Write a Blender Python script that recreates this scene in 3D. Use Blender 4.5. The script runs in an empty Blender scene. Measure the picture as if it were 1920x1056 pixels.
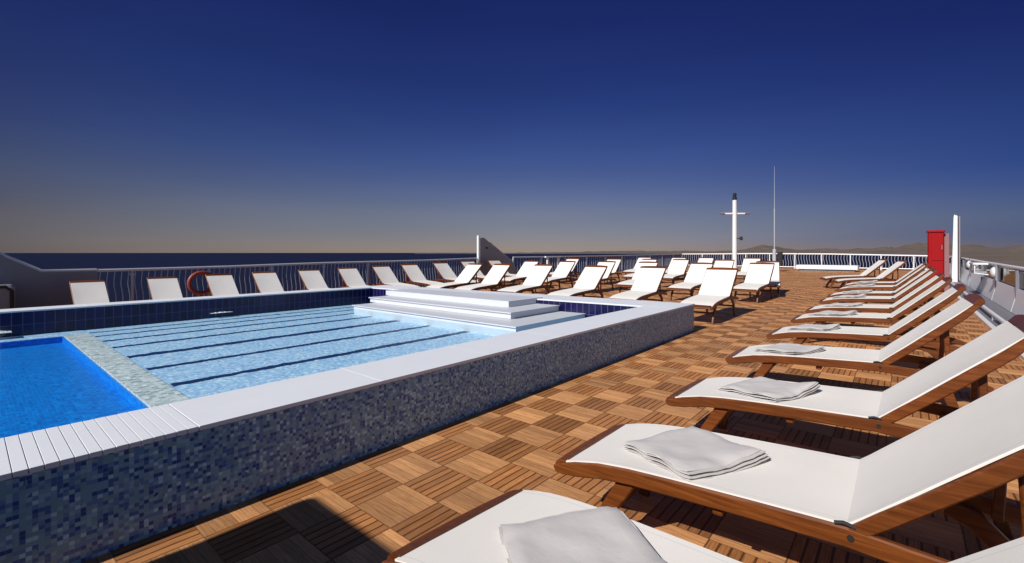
import bpy, math, random
from mathutils import Vector, Matrix, noise
random.seed(7)
R = math.radians
scene = bpy.context.scene
col = scene.collection

# ------------------------------------------------------------------ helpers
class MB:
    """collects geometry, builds ONE mesh object"""
    def __init__(s): s.v = []; s.f = []
    def add(s, vs, fs):
        o = len(s.v); s.v += [tuple(p) for p in vs]; s.f += [tuple(i + o for i in f) for f in fs]
    def box(s, x0, x1, y0, y1, z0, z1):
        s.add([(x0,y0,z0),(x1,y0,z0),(x1,y1,z0),(x0,y1,z0),(x0,y0,z1),(x1,y0,z1),(x1,y1,z1),(x0,y1,z1)],
              [(0,3,2,1),(4,5,6,7),(0,1,5,4),(1,2,6,5),(2,3,7,6),(3,0,4,7)])
    def cbox(s, x0, x1, y0, y1, z0, z1, c=.01):
        """box with chamfered vertical and top edges"""
        def ring(z, i): return [(x0+i+c,y0+i,z),(x1-i-c,y0+i,z),(x1-i,y0+i+c,z),(x1-i,y1-i-c,z),(x1-i-c,y1-i,z),(x0+i+c,y1-i,z),(x0+i,y1-i-c,z),(x0+i,y0+i+c,z)]
        rings = [ring(z0,0), ring(z1-c,0), ring(z1,c*.8)]
        s.loft(rings, True, True, True)
    def loft(s, rings, closed=True, cap0=True, cap1=True):
        n = len(rings[0]); vs = [p for r in rings for p in r]; fs = []
        for i in range(len(rings)-1):
            for j in range(n if closed else n-1):
                k = (j+1) % n
                fs.append((i*n+j, i*n+k, (i+1)*n+k, (i+1)*n+j))
        if cap0: fs.append(tuple(reversed(range(n))))
        if cap1: fs.append(tuple((len(rings)-1)*n + j for j in range(n)))
        s.add(vs, fs)
    def tube(s, pts, r, n=8, cap=True):
        pts = [Vector(p) for p in pts]; rings = []
        rr = r if isinstance(r, (list, tuple)) else [r]*len(pts)
        ref = None
        for i, p in enumerate(pts):
            t = (pts[min(i+1,len(pts)-1)] - pts[max(i-1,0)]).normalized()
            if ref is None: ref = Vector((0,0,1)) if abs(t.z) < .9 else Vector((1,0,0))
            u = t.cross(ref).normalized(); w = u.cross(t).normalized(); ref = w
            rings.append([p + (u*math.cos(2*math.pi*k/n) + w*math.sin(2*math.pi*k/n))*rr[i] for k in range(n)])
        s.loft(rings, True, cap, cap)
    def sweep(s, path, y0, y1, th, c=.006, up=0.0):
        """rectangular, chamfered section swept along an XZ path; path is the top line unless up is set"""
        rings = []; n = len(path)
        for i,(x,z) in enumerate(path):
            a = path[max(i-1,0)]; b = path[min(i+1,n-1)]
            dx, dz = b[0]-a[0], b[1]-a[1]; L = math.hypot(dx,dz) or 1
            nx, nz = -dz/L, dx/L
            t = th[i] if isinstance(th,(list,tuple)) else th
            def q(y, d): return (x + nx*d, y, z + nz*d)
            rings.append([q(y0+c,up), q(y1-c,up), q(y1,up-c), q(y1,up-t+c), q(y1-c,up-t), q(y0+c,up-t), q(y0,up-t+c), q(y0,up-c)])
        s.loft([list(reversed(r)) for r in rings])
    def prism(s, poly, axis, a0, a1):
        """extrude a 2D polygon along an axis ('x' : poly is (y,z), 'y' : poly is (x,z), 'z' : poly is (x,y))"""
        def q(p, a): return {'x':(a,p[0],p[1]),'y':(p[0],a,p[1]),'z':(p[0],p[1],a)}[axis]
        n = len(poly)
        s.add([q(p,a0) for p in poly]+[q(p,a1) for p in poly],
              [tuple(reversed(range(n))), tuple(range(n,2*n))]+[(i,(i+1)%n,n+(i+1)%n,n+i) for i in range(n)])
    def lathe(s, prof, cx, cy, n=20):
        rings = [[(cx+r*math.cos(2*math.pi*k/n), cy+r*math.sin(2*math.pi*k/n), z) for k in range(n)] for r,z in prof]
        s.loft(rings)
    def build(s, name, mat, parent=None, smooth=False, angle=40):
        me = bpy.data.meshes.new(name); me.from_pydata(s.v, [], s.f); me.validate(); me.update()
        import bmesh
        bm = bmesh.new(); bm.from_mesh(me); bmesh.ops.recalc_face_normals(bm, faces=bm.faces)
        if smooth:
            for f in bm.faces: f.smooth = True
            for e in bm.edges:
                if len(e.link_faces) == 2 and e.calc_face_angle(0) > R(angle): e.smooth = False
        bm.to_mesh(me); bm.free()
        o = bpy.data.objects.new(name, me); col.objects.link(o)
        if mat: me.materials.append(mat)
        if parent: o.parent = parent
        return o

def tag(o, label=None, cat=None, group=None, kind=None):
    if label: o['label'] = label
    if cat: o['category'] = cat
    if group: o['group'] = group
    if kind: o['kind'] = kind
    return o
def empty(name, loc=(0,0,0), rz=0, **k):
    o = bpy.data.objects.new(name, None); o.empty_display_size = .1
    col.objects.link(o); o.location = loc; o.rotation_euler = (0,0,rz); tag(o, **k); return o
KIDS = {}
def copy_tree(o, parent=None):
    c = o.copy(); col.objects.link(c)
    if parent: c.parent = parent; c.matrix_parent_inverse = o.matrix_parent_inverse
    for ch in [x for x in bpy.data.objects if x.parent == o]: copy_tree(ch, c)
    return c
def sheer(y):
    d = y - 9.0
    return .012*(d + math.sqrt(d*d+4))/2

# ------------------------------------------------------------------ node helpers
class N:
    def __init__(s, name):
        s.m = bpy.data.materials.new(name); s.m.use_nodes = True; s.t = s.m.node_tree; s.t.nodes.clear()
        s.out = s.t.nodes.new('ShaderNodeOutputMaterial')
    def n(s, typ, **k):
        nd = s.t.nodes.new(typ)
        for a, v in k.items(): setattr(nd, a, v)
        return nd
    def lk(s, a, b): s.t.links.new(a, b)
    def set(s, sock, v):
        if hasattr(v, 'is_output'): s.lk(v, sock)
        else: sock.default_value = v
    def math(s, op, a, b=None, c=None, clamp=False):
        nd = s.n('ShaderNodeMath', operation=op, use_clamp=clamp)
        for i, v in enumerate((a,b,c)):
            if v is not None: s.set(nd.inputs[i], v)
        return nd.outputs[0]
    def coords(s, which='Object'):
        tc = s.n('ShaderNodeTexCoord'); return tc.outputs[which]
    def sep(s, v):
        nd = s.n('ShaderNodeSeparateXYZ'); s.lk(v, nd.inputs[0]); return nd.outputs
    def comb(s, x, y, z):
        nd = s.n('ShaderNodeCombineXYZ')
        for i,v in enumerate((x,y,z)): s.set(nd.inputs[i], v)
        return nd.outputs[0]
    def noise(s, vec, scale, detail=3, rough=.55, dist=0):
        nd = s.n('ShaderNodeTexNoise'); s.lk(vec, nd.inputs['Vector'])
        nd.inputs['Scale'].default_value = scale; nd.inputs['Detail'].default_value = detail
        nd.inputs['Roughness'].default_value = rough; nd.inputs['Distortion'].default_value = dist
        return nd.outputs
    def white(s, vec):
        nd = s.n('ShaderNodeTexWhiteNoise', noise_dimensions='3D'); s.lk(vec, nd.inputs['Vector']); return nd.outputs
    def ramp(s, fac, stops, interp='LINEAR'):
        nd = s.n('ShaderNodeValToRGB'); s.lk(fac, nd.inputs[0]); cr = nd.color_ramp; cr.interpolation = interp
        while len(cr.elements) < len(stops): cr.elements.new(.5)
        for e,(p,c) in zip(cr.elements, stops): e.position = p; e.color = (*c,1)
        return nd.outputs[0]
    def mix(s, fac, a, b, mode='MIX'):
        nd = s.n('ShaderNodeMix', data_type='RGBA', blend_type=mode)
        s.set(nd.inputs[0], fac)
        for i,v in ((6,a),(7,b)):
            s.set(nd.inputs[i], (*v,1) if isinstance(v,tuple) and len(v)==3 else v)
        return nd.outputs[2]
    def vmap(s, v, scale):
        nd = s.n('ShaderNodeMapping'); s.lk(v, nd.inputs[0]); nd.inputs['Scale'].default_value = scale; return nd.outputs[0]
    def bump(s, h, strength=.3, dist=.01):
        nd = s.n('ShaderNodeBump'); s.lk(h, nd.inputs['Height']); nd.inputs['Strength'].default_value = strength
        nd.inputs['Distance'].default_value = dist; return nd.outputs[0]
    def bsdf(s, color, rough=.5, metal=0, normal=None, spec=.5):
        b = s.n('ShaderNodeBsdfPrincipled')
        s.set(b.inputs['Base Color'], (*color,1) if isinstance(color,tuple) and len(color)==3 else color)
        s.set(b.inputs['Roughness'], rough); b.inputs['Metallic'].default_value = metal
        b.inputs['Specular IOR Level'].default_value = spec
        if normal is not None: s.lk(normal, b.inputs['Normal'])
        s.lk(b.outputs[0], s.out.inputs[0]); return b

def paint(name, c, rough=.4, var=.12, scale=3, metal=0, spec=.5):
    m = N(name); v = m.coords()
    f = m.noise(v, scale, 4)[0]
    f2 = m.noise(v, scale*9, 3)[0]
    a = tuple(max(0,x*(1-var)) for x in c); b = tuple(min(1,x*(1+var)) for x in c)
    cc = m.mix(m.math('MULTIPLY', m.math('ADD', f, f2), .5), a, b)
    m.bsdf(cc, m.math('ADD', m.math('MULTIPLY', f2, .2), rough-.1), metal, m.bump(f2, .08, .004), spec)
    return m.m

def wood_mat():
    m = N('oiled_teak'); v = m.coords()
    info = m.n('ShaderNodeObjectInfo')
    off = m.n('ShaderNodeVectorMath', operation='ADD'); m.lk(v, off.inputs[0])
    m.lk(m.comb(m.math('MULTIPLY', info.outputs['Random'], 37.), m.math('MULTIPLY', info.outputs['Random'], 11.), 0.), off.inputs[1])
    g = m.noise(m.vmap(off.outputs[0], (2.5, 45, 45)), 1.5, 4, .6, .6)[0]
    g2 = m.noise(off.outputs[0], 2.2, 2)[0]
    c = m.ramp(g, [(.25,(.055,.013,.002)), (.5,(.13,.034,.005)), (.78,(.235,.072,.010))])
    c = m.mix(m.math('MULTIPLY', g2, .6), c, (.10,.026,.006))
    hsv = m.n('ShaderNodeHueSaturation'); m.lk(c, hsv.inputs['Color'])
    m.lk(m.math('ADD', m.math('MULTIPLY', info.outputs['Random'], .5), .78), hsv.inputs['Value'])
    m.bsdf(hsv.outputs[0], m.math('ADD', m.math('MULTIPLY', g, .25), .3), 0, m.bump(g, .15, .003), .4)
    return m.m

def fabric_mat(name, c, weave=900, wr=0):
    m = N(name); v = m.coords()
    x,y,z = m.sep(v)
    w = m.math('ADD', m.math('SINE', m.math('MULTIPLY', x, weave)), m.math('SINE', m.math('MULTIPLY', y, weave)))
    n1 = m.noise(v, 2.5, 3)[0]; n2 = m.noise(v, 22, 4)[0]
    cc = m.mix(n1, tuple(k*.93 for k in c), c)
    cc = m.mix(m.math('MULTIPLY', n2, .18), cc, tuple(k*.82 for k in c))
    if wr == 0:
        ay = m.math('ABSOLUTE', m.math('SUBTRACT', m.math('ABSOLUTE', y), .292))
        cc = m.mix(m.math('MULTIPLY', m.math('LESS_THAN', ay, .0022), .35), cc, tuple(k*.6 for k in c))
        st = m.noise(m.vmap(v, (1.3, 1, 1)), 1.7, 5, .65)[0]
        cc = m.mix(m.math('MULTIPLY', m.math('SUBTRACT', st, .52, clamp=True), .9), cc, (c[0]*.80, c[1]*.77, c[2]*.72))
    cr = m.noise(m.vmap(v, (3.5, 1.2, 3.5)), 3, 3, .5, .6)[0]
    h = m.math('ADD', m.math('ADD', m.math('MULTIPLY', w, .008), m.math('MULTIPLY', n2, wr)), m.math('MULTIPLY', cr, .35))
    m.bsdf(cc, .85, 0, m.bump(h, .35, .01), .15)
    return m.m

def deck_mat():
    m = N('teak_deck_tiles'); v = m.coords()
    x,y,z = m.sep(v)
    T = .317
    px = m.math('DIVIDE', m.math('ADD', x, 2.62), T); py = m.math('DIVIDE', m.math('SUBTRACT', y, 1.715), T)
    ix = m.math('FLOOR', px); iy = m.math('FLOOR', py)
    fx = m.math('FRACT', px); fy = m.math('FRACT', py)
    par = m.math('ABSOLUTE', m.math('MODULO', m.math('ADD', ix, iy), 2.))          # 1 = slats along Y
    u = m.math('ADD', m.math('MULTIPLY', par, fx), m.math('MULTIPLY', m.math('SUBTRACT', 1., par), fy))
    l = m.math('ADD', m.math('MULTIPLY', par, fy), m.math('MULTIPLY', m.math('SUBTRACT', 1., par), fx))
    su = m.math('MULTIPLY', u, 6.); si = m.math('FLOOR', su); sf = m.math('FRACT', su)
    d = m.math('ABSOLUTE', m.math('SUBTRACT', sf, .5))                              # .5 at slat edge
    gap = m.math('GREATER_THAN', d, m.math('SUBTRACT', .455, m.math('MULTIPLY', par, .06)))
    dx = m.math('ABSOLUTE', m.math('SUBTRACT', fx, .5)); dy = m.math('ABSOLUTE', m.math('SUBTRACT', fy, .5))
    edge = m.math('GREATER_THAN', m.math('MAXIMUM', dx, dy), .491)
    tile = m.white(m.comb(ix, iy, 0.))[0]; tile0 = tile
    groove = m.math('MAXIMUM', m.math('MULTIPLY', gap, m.math('ADD', .36, m.math('MULTIPLY', par, .54))), m.math('MULTIPLY', edge, m.math('ADD', .4, m.math('MULTIPLY', tile0, .5))))
    slat = m.white(m.comb(ix, iy, m.math('ADD', si, 3.)))[0]
    ang = m.comb(m.math('ADD', m.math('MULTIPLY', l, 1.2), m.math('MULTIPLY', tile, 50.)), m.math('MULTIPLY', su, 3.2), m.math('MULTIPLY', slat, 9.))
    g = m.noise(ang, 2.2, 4, .6, .4)[0]
    base = m.ramp(g, [(.25,(.36,.155,.056)), (.5,(.54,.258,.102)), (.78,(.71,.39,.180))])
    dark = m.ramp(g, [(.25,(.24,.088,.026)), (.5,(.385,.158,.051)), (.78,(.53,.245,.094))])
    c = m.mix(par, base, dark)
    hsv = m.n('ShaderNodeHueSaturation'); m.lk(c, hsv.inputs['Color'])
    val = m.math('ADD', m.math('ADD', m.math('MULTIPLY', tile, .40), m.math('MULTIPLY', slat, .44)), .56)
    m.lk(val, hsv.inputs['Value'])
    big = m.noise(v, .9, 5, .65)[0]; spots = m.noise(v, 7, 5, .7)[0]
    c = m.mix(m.math('MULTIPLY', m.math('SUBTRACT', big, .42, clamp=True), 1.1), hsv.outputs[0], (.30,.175,.105))
    c = m.mix(m.math('MULTIPLY', m.math('SUBTRACT', spots, .56, clamp=True), 1.6), c, (.15,.075,.038))
    c = m.mix(m.math('MULTIPLY', groove, .86), c, (.036,.012,.0035))
    h = m.math('ADD', m.math('MULTIPLY', m.math('SUBTRACT', 1., groove), 1.), m.math('MULTIPLY', g, .12))
    m.bsdf(c, m.math('ADD', m.math('MULTIPLY', g, .2), .52), 0, m.bump(h, .5, .006), .25)
    return m.m

def mosaic_mat(name, stops, size=.022, grout=(.12,.12,.13), gw=.07, rough=.25, blotch=.0, gmix=.8):
    m = N(name); v = m.coords()
    geo = m.n('ShaderNodeNewGeometry')
    x,y,z = m.sep(v)
    # pick the two axes lying in the face
    nx,ny,nz = m.sep(geo.outputs['True Normal'])
    ax = m.math('GREATER_THAN', m.math('ABSOLUTE', nx), .7); az = m.math('GREATER_THAN', m.math('ABSOLUTE', nz), .7)
    a = m.math('ADD', m.math('MULTIPLY', ax, y), m.math('MULTIPLY', m.math('SUBTRACT', 1., ax), x))
    b = m.math('ADD', m.math('MULTIPLY', az, y), m.math('MULTIPLY', m.math('SUBTRACT', 1., az), z))
    pa = m.math('DIVIDE', a, size); pb = m.math('DIVIDE', b, size)
    r = m.white(m.comb(m.math('FLOOR', pa), m.math('FLOOR', pb), 1.))[0]
    if blotch:
        bl = m.noise(v, 1.6, 4)[0]
        r = m.math('ADD', r, m.math('MULTIPLY', m.math('SUBTRACT', bl, .5), blotch), clamp=True)
    c = m.ramp(r, stops, 'CONSTANT')
    da = m.math('ABSOLUTE', m.math('SUBTRACT', m.math('FRACT', pa), .5)); db = m.math('ABSOLUTE', m.math('SUBTRACT', m.math('FRACT', pb), .5))
    gr = m.math('GREATER_THAN', m.math('MAXIMUM', da, db), .5-gw)
    c = m.mix(m.math('MULTIPLY', gr, gmix), c, grout)
    m.bsdf(c, m.math('ADD', m.math('MULTIPLY', gr, .4), rough), 0, m.bump(m.math('SUBTRACT', 1., gr), .25, .002), .5)
    return m.m

def bluetile_mat():
    m = N('navy_pool_tile'); v = m.coords(); geo = m.n('ShaderNodeNewGeometry')
    x,y,z = m.sep(v); nx,ny,nz = m.sep(geo.outputs['True Normal'])
    ax = m.math('GREATER_THAN', m.math('ABSOLUTE', nx), .7)
    a = m.math('ADD', m.math('MULTIPLY', ax, y), m.math('MULTIPLY', m.math('SUBTRACT', 1., ax), x))
    pa = m.math('DIVIDE', a, .122); pb = m.math('DIVIDE', m.math('SUBTRACT', z, .262), .33)
    r = m.white(m.comb(m.math('FLOOR', pa), m.math('FLOOR', pb), 2.))[0]
    da = m.math('ABSOLUTE', m.math('SUBTRACT', m.math('FRACT', pa), .5)); db = m.math('ABSOLUTE', m.math('SUBTRACT', m.math('FRACT', pb), .5))
    gr = m.math('MAXIMUM', m.math('GREATER_THAN', da, .462), m.math('GREATER_THAN', db, .488))
    c = m.mix(r, (.003,.0025,.035), (.008,.006,.070))
    n1 = m.noise(v, 9, 3)[0]
    c = m.mix(m.math('MULTIPLY', n1, .3), c, (.002,.002,.02))
    c = m.mix(m.math('MULTIPLY', gr, .85), c, (.09,.085,.19))
    m.bsdf(c, m.math('ADD', m.math('MULTIPLY', gr, .4), .25), 0, m.bump(m.math('SUBTRACT', 1., gr), .3, .002), .4)
    return m.m

def shallow_mat():
    """pale blue mosaic floor with navy lane stripes"""
    m = N('pale_pool_mosaic'); v = m.coords(); x,y,z = m.sep(v)
    n0 = m.noise(v, 5.5, 2); n1 = m.noise(m.vmap(v,(1,1,1)), 17, 2)
    wob = m.math('ADD', m.math('MULTIPLY', m.math('SUBTRACT', n0[0], .5), .10), m.math('MULTIPLY', m.math('SUBTRACT', n1[0], .5), .055))  # wobble painted into the stripes, standing in for refraction through rippled water
    xx = m.math('ADD', x, wob)
    s = .03
    pa = m.math('FLOOR', m.math('DIVIDE', m.math('ADD', x, m.math('MULTIPLY', wob, .3)), s)); pb = m.math('FLOOR', m.math('DIVIDE', y, s))
    r = m.white(m.comb(pa, pb, 5.))[0]
    c = m.ramp(r, [(0,(.40,.61,.86)), (.3,(.50,.72,.95)), (.6,(.58,.79,.97)), (.82,(.80,.92,1.0)), (.95,(.28,.47,.78))], 'CONSTANT')
    lane = None
    for X0, w in LANES:
        k = m.math('LESS_THAN', m.math('ABSOLUTE', m.math('SUBTRACT', xx, X0)), w)
        lane = k if lane is None else m.math('MAXIMUM', lane, k)
    ym = m.math('MULTIPLY', m.math('GREATER_THAN', y, 1.33), m.math('LESS_THAN', y, 6.2))
    c = m.mix(m.math('MULTIPLY', lane, ym), c, (.003,.022,.10))
    m.bsdf(c, .5, 0, None, .3)
    return m.m

def water_mat(tint, name, wave=.35):
    m = N(name); v = m.coords()
    w1 = m.noise(m.vmap(v,(1,1,1)), 5, 3, .6, .5)[0]
    w2 = m.noise(v, 19, 3, .6)[0]
    h = m.math('ADD', w1, m.math('MULTIPLY', w2, .45))
    nb = m.bump(h, wave, .05)
    fr = m.n('ShaderNodeFresnel'); fr.inputs['IOR'].default_value = 1.33; m.lk(nb, fr.inputs['Normal'])
    tr = m.n('ShaderNodeBsdfTransparent'); tr.inputs[0].default_value = (*tint,1)
    gl = m.n('ShaderNodeBsdfGlossy'); gl.inputs['Roughness'].default_value = .03; m.lk(nb, gl.inputs['Normal'])
    mx = m.n('ShaderNodeMixShader'); m.lk(m.math('MULTIPLY', fr.outputs[0], .24), mx.inputs[0]); m.lk(tr.outputs[0], mx.inputs[1]); m.lk(gl.outputs[0], mx.inputs[2])
    m.lk(mx.outputs[0], m.out.inputs[0])
    return m.m

def sea_mat():
    m = N('open_sea'); v = m.coords()
    h = m.math('ADD', m.noise(m.vmap(v,(1,1,1)), .25, 4, .6, .3)[0], m.noise(v, .03, 3)[0])
    big = m.noise(v, .0006, 4)[0]
    c = m.mix(big, (.006,.008,.026), (.010,.014,.038))
    m.bsdf(c, .55, 0, m.bump(h, .6, 1.2), .06)
    return m.m

def hill_mat():
    m = N('desert_hills'); v = m.coords()
    n1 = m.noise(v, .0025, 6, .65)[0]; n2 = m.noise(v, .012, 4)[0]
    c = m.ramp(m.math('MULTIPLY', m.math('ADD', n1, n2), .5), [(.36,(.098,.079,.072)), (.5,(.138,.110,.097)), (.64,(.175,.136,.116))])
    m.bsdf(c, 1.0, 0, None, .0)
    return m.m

def glass_mat():
    m = N('tinted_glass')
    fr = m.n('ShaderNodeFresnel'); fr.inputs['IOR'].default_value = 1.5
    tr = m.n('ShaderNodeBsdfTransparent'); tr.inputs[0].default_value = (.28,.33,.46,1)
    gl = m.n('ShaderNodeBsdfGlossy'); gl.inputs['Roughness'].default_value = .05
    mx = m.n('ShaderNodeMixShader'); m.lk(fr.outputs[0], mx.inputs[0]); m.lk(tr.outputs[0], mx.inputs[1]); m.lk(gl.outputs[0], mx.inputs[2])
    m.lk(mx.outputs[0], m.out.inputs[0]); return m.m

LANES = [(-5.52,.072), (-6.48,.066), (-7.42,.095), (-8.32,.068), (-9.02,.060), (-9.62,.056), (-10.12,.05)]

M = {}
M['wood'] = wood_mat()
M['sling'] = fabric_mat('white_sling_fabric', (.79,.758,.718), 1100)
M['towel'] = fabric_mat('grey_towel_cloth', (.58,.555,.545), 700, .5)
M['deck'] = deck_mat()
M['mosaic'] = mosaic_mat('slate_blue_mosaic', [(0,(.20,.385,.52)), (.22,(.13,.265,.50)), (.42,(.27,.48,.60)), (.56,(.065,.15,.40)), (.70,(.20,.35,.42)), (.82,(.032,.075,.29)), (.93,(.42,.65,.77))], .019, (.20,.34,.44), .06, .28, .5, .5)
M['ledge'] = mosaic_mat('pale_ledge_mosaic', [(0,(.68,.70,.66)), (.3,(.86,.86,.80)), (.6,(.97,.96,.90)), (.8,(.42,.47,.45)), (.93,(1.0,1.0,.98))], .045, (.50,.52,.50), .06, .35, .3, .5)
M['deep'] = mosaic_mat('royal_blue_mosaic', [(0,(.001,.19,.66)), (.3,(.001,.24,.76)), (.65,(.002,.30,.88)), (.9,(.001,.16,.60))], .03, (.01,.22,.7), .06, .3, 1.1, .15)
M['bluetile'] = bluetile_mat()
M['shallow'] = shallow_mat()
M['coping'] = paint('white_coping_stone', (.70,.725,.775), .55, .07, 5, 0, .3)
M['marble'] = paint('white_marble', (.58,.605,.65), .45, .07, 4, 0, .4)
M['water'] = water_mat((.88,.97,1.0), 'pool_water_surface', .42)
M['sea'] = sea_mat(); M['hill'] = hill_mat(); M['glass'] = glass_mat()
M['white'] = paint('white_ship_paint', (.74,.74,.75), .35, .08, 2)
M['rail'] = paint('pale_grey_rail_paint', (.42,.43,.48), .35, .1, 4)
M['grey'] = paint('dark_grey_paint', (.17,.165,.195), .5, .2, 2)
M['fin'] = paint('windbreak_grey_paint', (.24,.225,.24), .5, .06, 1.5)
M['black'] = paint('black_fitting', (.010,.010,.011), .75, .3, 6)
M['red'] = paint('red_cabinet_paint', (.30,.004,.007), .6, .12, 3, 0, .15)
M['pink'] = paint('faded_red_paint', (.27,.12,.125), .45, .12, 3)
M['orange'] = paint('orange_ring_plastic', (.27,.045,.028), .5, .12, 6)
M['metal'] = paint('brushed_steel', (.45,.45,.46), .35, .1, 8, .9)
M['house'] = paint('deckhouse_paint', (.45,.42,.38), .5, .08, 2)
M['foam'] = paint('white_foam', (.85,.88,.9), .6, .05, 20)
M['jointsealer'] = paint('dark_joint', (.03,.03,.032), .8, .2, 9)

# ------------------------------------------------------------------ setting: deck, sea, hills
XI, XO, FI, FO = -3.37, -2.83, -10.6, -11.08      # pool near inner / outer, far inner / outer
def end_in(x):  return 7.50 + (x - XI)*(.62/7.2)   # end wall, inner line (slightly raked)
def end_out(x): return end_in(x) + .85
PY0 = -1.1; PY1 = -1.7                             # pool's near end inner / outer
def grid(mb, x0, x1, y0, y1, nx, ny, zf):
    vs = [(x0+(x1-x0)*i/nx, y0+(y1-y0)*j/ny, zf(x0+(x1-x0)*i/nx, y0+(y1-y0)*j/ny)) for j in range(ny+1) for i in range(nx+1)]
    fs = [(j*(nx+1)+i, j*(nx+1)+i+1, (j+1)*(nx+1)+i+1, (j+1)*(nx+1)+i) for j in range(ny) for i in range(nx)]
    mb.add(vs, fs)
dk = MB(); zf = lambda x,y: sheer(y)
grid(dk, XO-.2, 1.2, -6, 7.0, 4, 26, zf)
grid(dk, -13.6, FO+.2, -6, 7.0, 4, 26, zf)
grid(dk, FO+.2, XO-.2, -6, PY1+.2, 4, 4, zf)
grid(dk, -13.6, 1.2, 7.0, 36.9, 6, 60, lambda x,y: sheer(y))
deck = dk.build('deck', M['deck'], smooth=True); tag(deck, kind='structure')
# the end of the pool basin is above the deck sheet between y=7 and its wall: cut the sheet there
import bmesh
bm = bmesh.new(); bm.from_mesh(deck.data)
bmesh.ops.delete(bm, geom=[f for f in bm.faces if FO+.2 < f.calc_center_median().x < XO-.2 and 7.0 < f.calc_center_median().y < 7.45], context='FACES')
bm.to_mesh(deck.data); bm.free()

gu = MB()
grid(gu, 1.2, 2.4, -6, 36.9, 2, 60, lambda x,y: sheer(y)-.05)
tag(gu.build('gutter', M['grey'], smooth=True), kind='structure')
hl = MB(); hl.box(-13.7, 2.45, -14, 37, -16, -1.6)
tag(hl.build('ship_hull', M['white']), kind='structure')
se = MB(); se.add([(-40000,-40000,-14),(40000,-40000,-14),(40000,40000,-14),(-40000,40000,-14)], [(0,1,2,3)])
tag(se.build('sea', M['sea']), kind='structure')

hm = MB()
nA, nD = 260, 34; vs = []
for j in range(nD+1):
    for i in range(nA+1):
        degp = -52 + 72*i/nA; az = R(degp); t = j/nD
        k_ = min(1, max(0, (degp+2)/5)); k_ = k_*k_*(3-2*k_)
        d0 = 6500*(1-k_) + 620*k_; dist = d0 + (12000-d0)*t**(1+1.2*k_)
        # target skyline height in metres at about 9 km
        sky = 34 + max(0, (degp+40)*.7) + 70*math.exp(-((degp+11.4)/1.7)**2) + 22*math.exp(-((degp+1)/7)**2) + 52*math.exp(-((degp-3)/4)**2) + 48*math.exp(-((degp-12)/6)**2)
        sky *= 1 if degp > -28 else max(0, (degp+46)/18)
        p = Vector((math.sin(az)*dist, math.cos(az)*dist, 0))
        rid = math.exp(-((dist-9250)/1450)**2)
        h = sky*rid*(.62+.7*noise.fractal(p*.0013, 1.0, 2.0, 5)*.55+.38*abs(noise.noise(p*.0031)))*1.25
        h += 14*noise.noise(p*.006)*rid
        h += k_*max(0, 6+4*noise.noise(p*.002))*min(1, t*6)
        if t in (0,1): h = -20
        vs.append((p.x, p.y, -14+max(h,-6)))
hm.add(vs, [(j*(nA+1)+i, j*(nA+1)+i+1, (j+1)*(nA+1)+i+1, (j+1)*(nA+1)+i) for j in range(nD) for i in range(nA)])
tag(hm.build('hills', M['hill'], smooth=True, angle=180), kind='structure')

# ------------------------------------------------------------------ pool
pool = empty('swimming_pool', (-3,3,0), label='raised rectangular pool with grey blue mosaic sides and white coping', cat='swimming pool')
def pp(mb, name, mat, **k):
    o = mb.build(name, mat, None, **k); o.parent = pool; o.matrix_parent_inverse = Matrix.Translation((3,-3,0)); return o
ZC, ZW = .49, .205      # coping top, water level
def wall(ax0, ay0, ax1, ay1, bx0, by0, bx1, by1, z0, z1):
    m_ = MB(); m_.add([(ax0,ay0,z0),(ax1,ay1,z0),(bx1,by1,z0),(bx0,by0,z0),(ax0,ay0,z1),(ax1,ay1,z1),(bx1,by1,z1),(bx0,by0,z1)],
        [(0,3,2,1),(4,5,6,7),(0,1,5,4),(1,2,6,5),(2,3,7,6),(3,0,4,7)]); return m_
# mosaic outer shell (four walls, butted)
sh = MB(); Zm = ZC-.024
g = .10
sh.prism([(XO,PY1),(XO,end_out(XO)),(XO-g,end_out(XO-g)-g),(XO-g,PY1+g)], 'z', -.02, Zm)
sh.prism([(FO,PY1),(FO+g,PY1+g),(FO+g,end_out(FO+g)-g),(FO,end_out(FO))], 'z', -.02, Zm)
sh.prism([(XO,end_out(XO)),(FO,end_out(FO)),(FO+g,end_out(FO+g)-g),(XO-g,end_out(XO-g)-g)], 'z', -.02, Zm)
sh.prism([(XO,PY1),(XO-g,PY1+g),(FO+g,PY1+g),(FO,PY1)], 'z', -.02, Zm)
pp(sh, 'mosaic_side', M['mosaic'])
# inner tiled walls
iw = MB(); g = .12; ZI = Zm-.002
iw.prism([(XI,PY0),(XI+g,PY0-g),(XI+g,end_in(XI+g)+g),(XI,end_in(XI))], 'z', -.9, ZI)
iw.prism([(FI,PY0),(FI,end_in(FI)),(FI-g,end_in(FI-g)+g),(FI-g,PY0-g)], 'z', -.9, ZI)
iw.prism([(XI,end_in(XI)),(XI+g,end_in(XI+g)+g),(FI-g,end_in(FI-g)+g),(FI,end_in(FI))], 'z', -.9, ZI)
iw.prism([(XI,PY0),(FI,PY0),(FI-g,PY0-g),(XI+g,PY0-g)], 'z', -.9, ZI)
pp(iw, 'tiled_wall', M['bluetile'])
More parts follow.
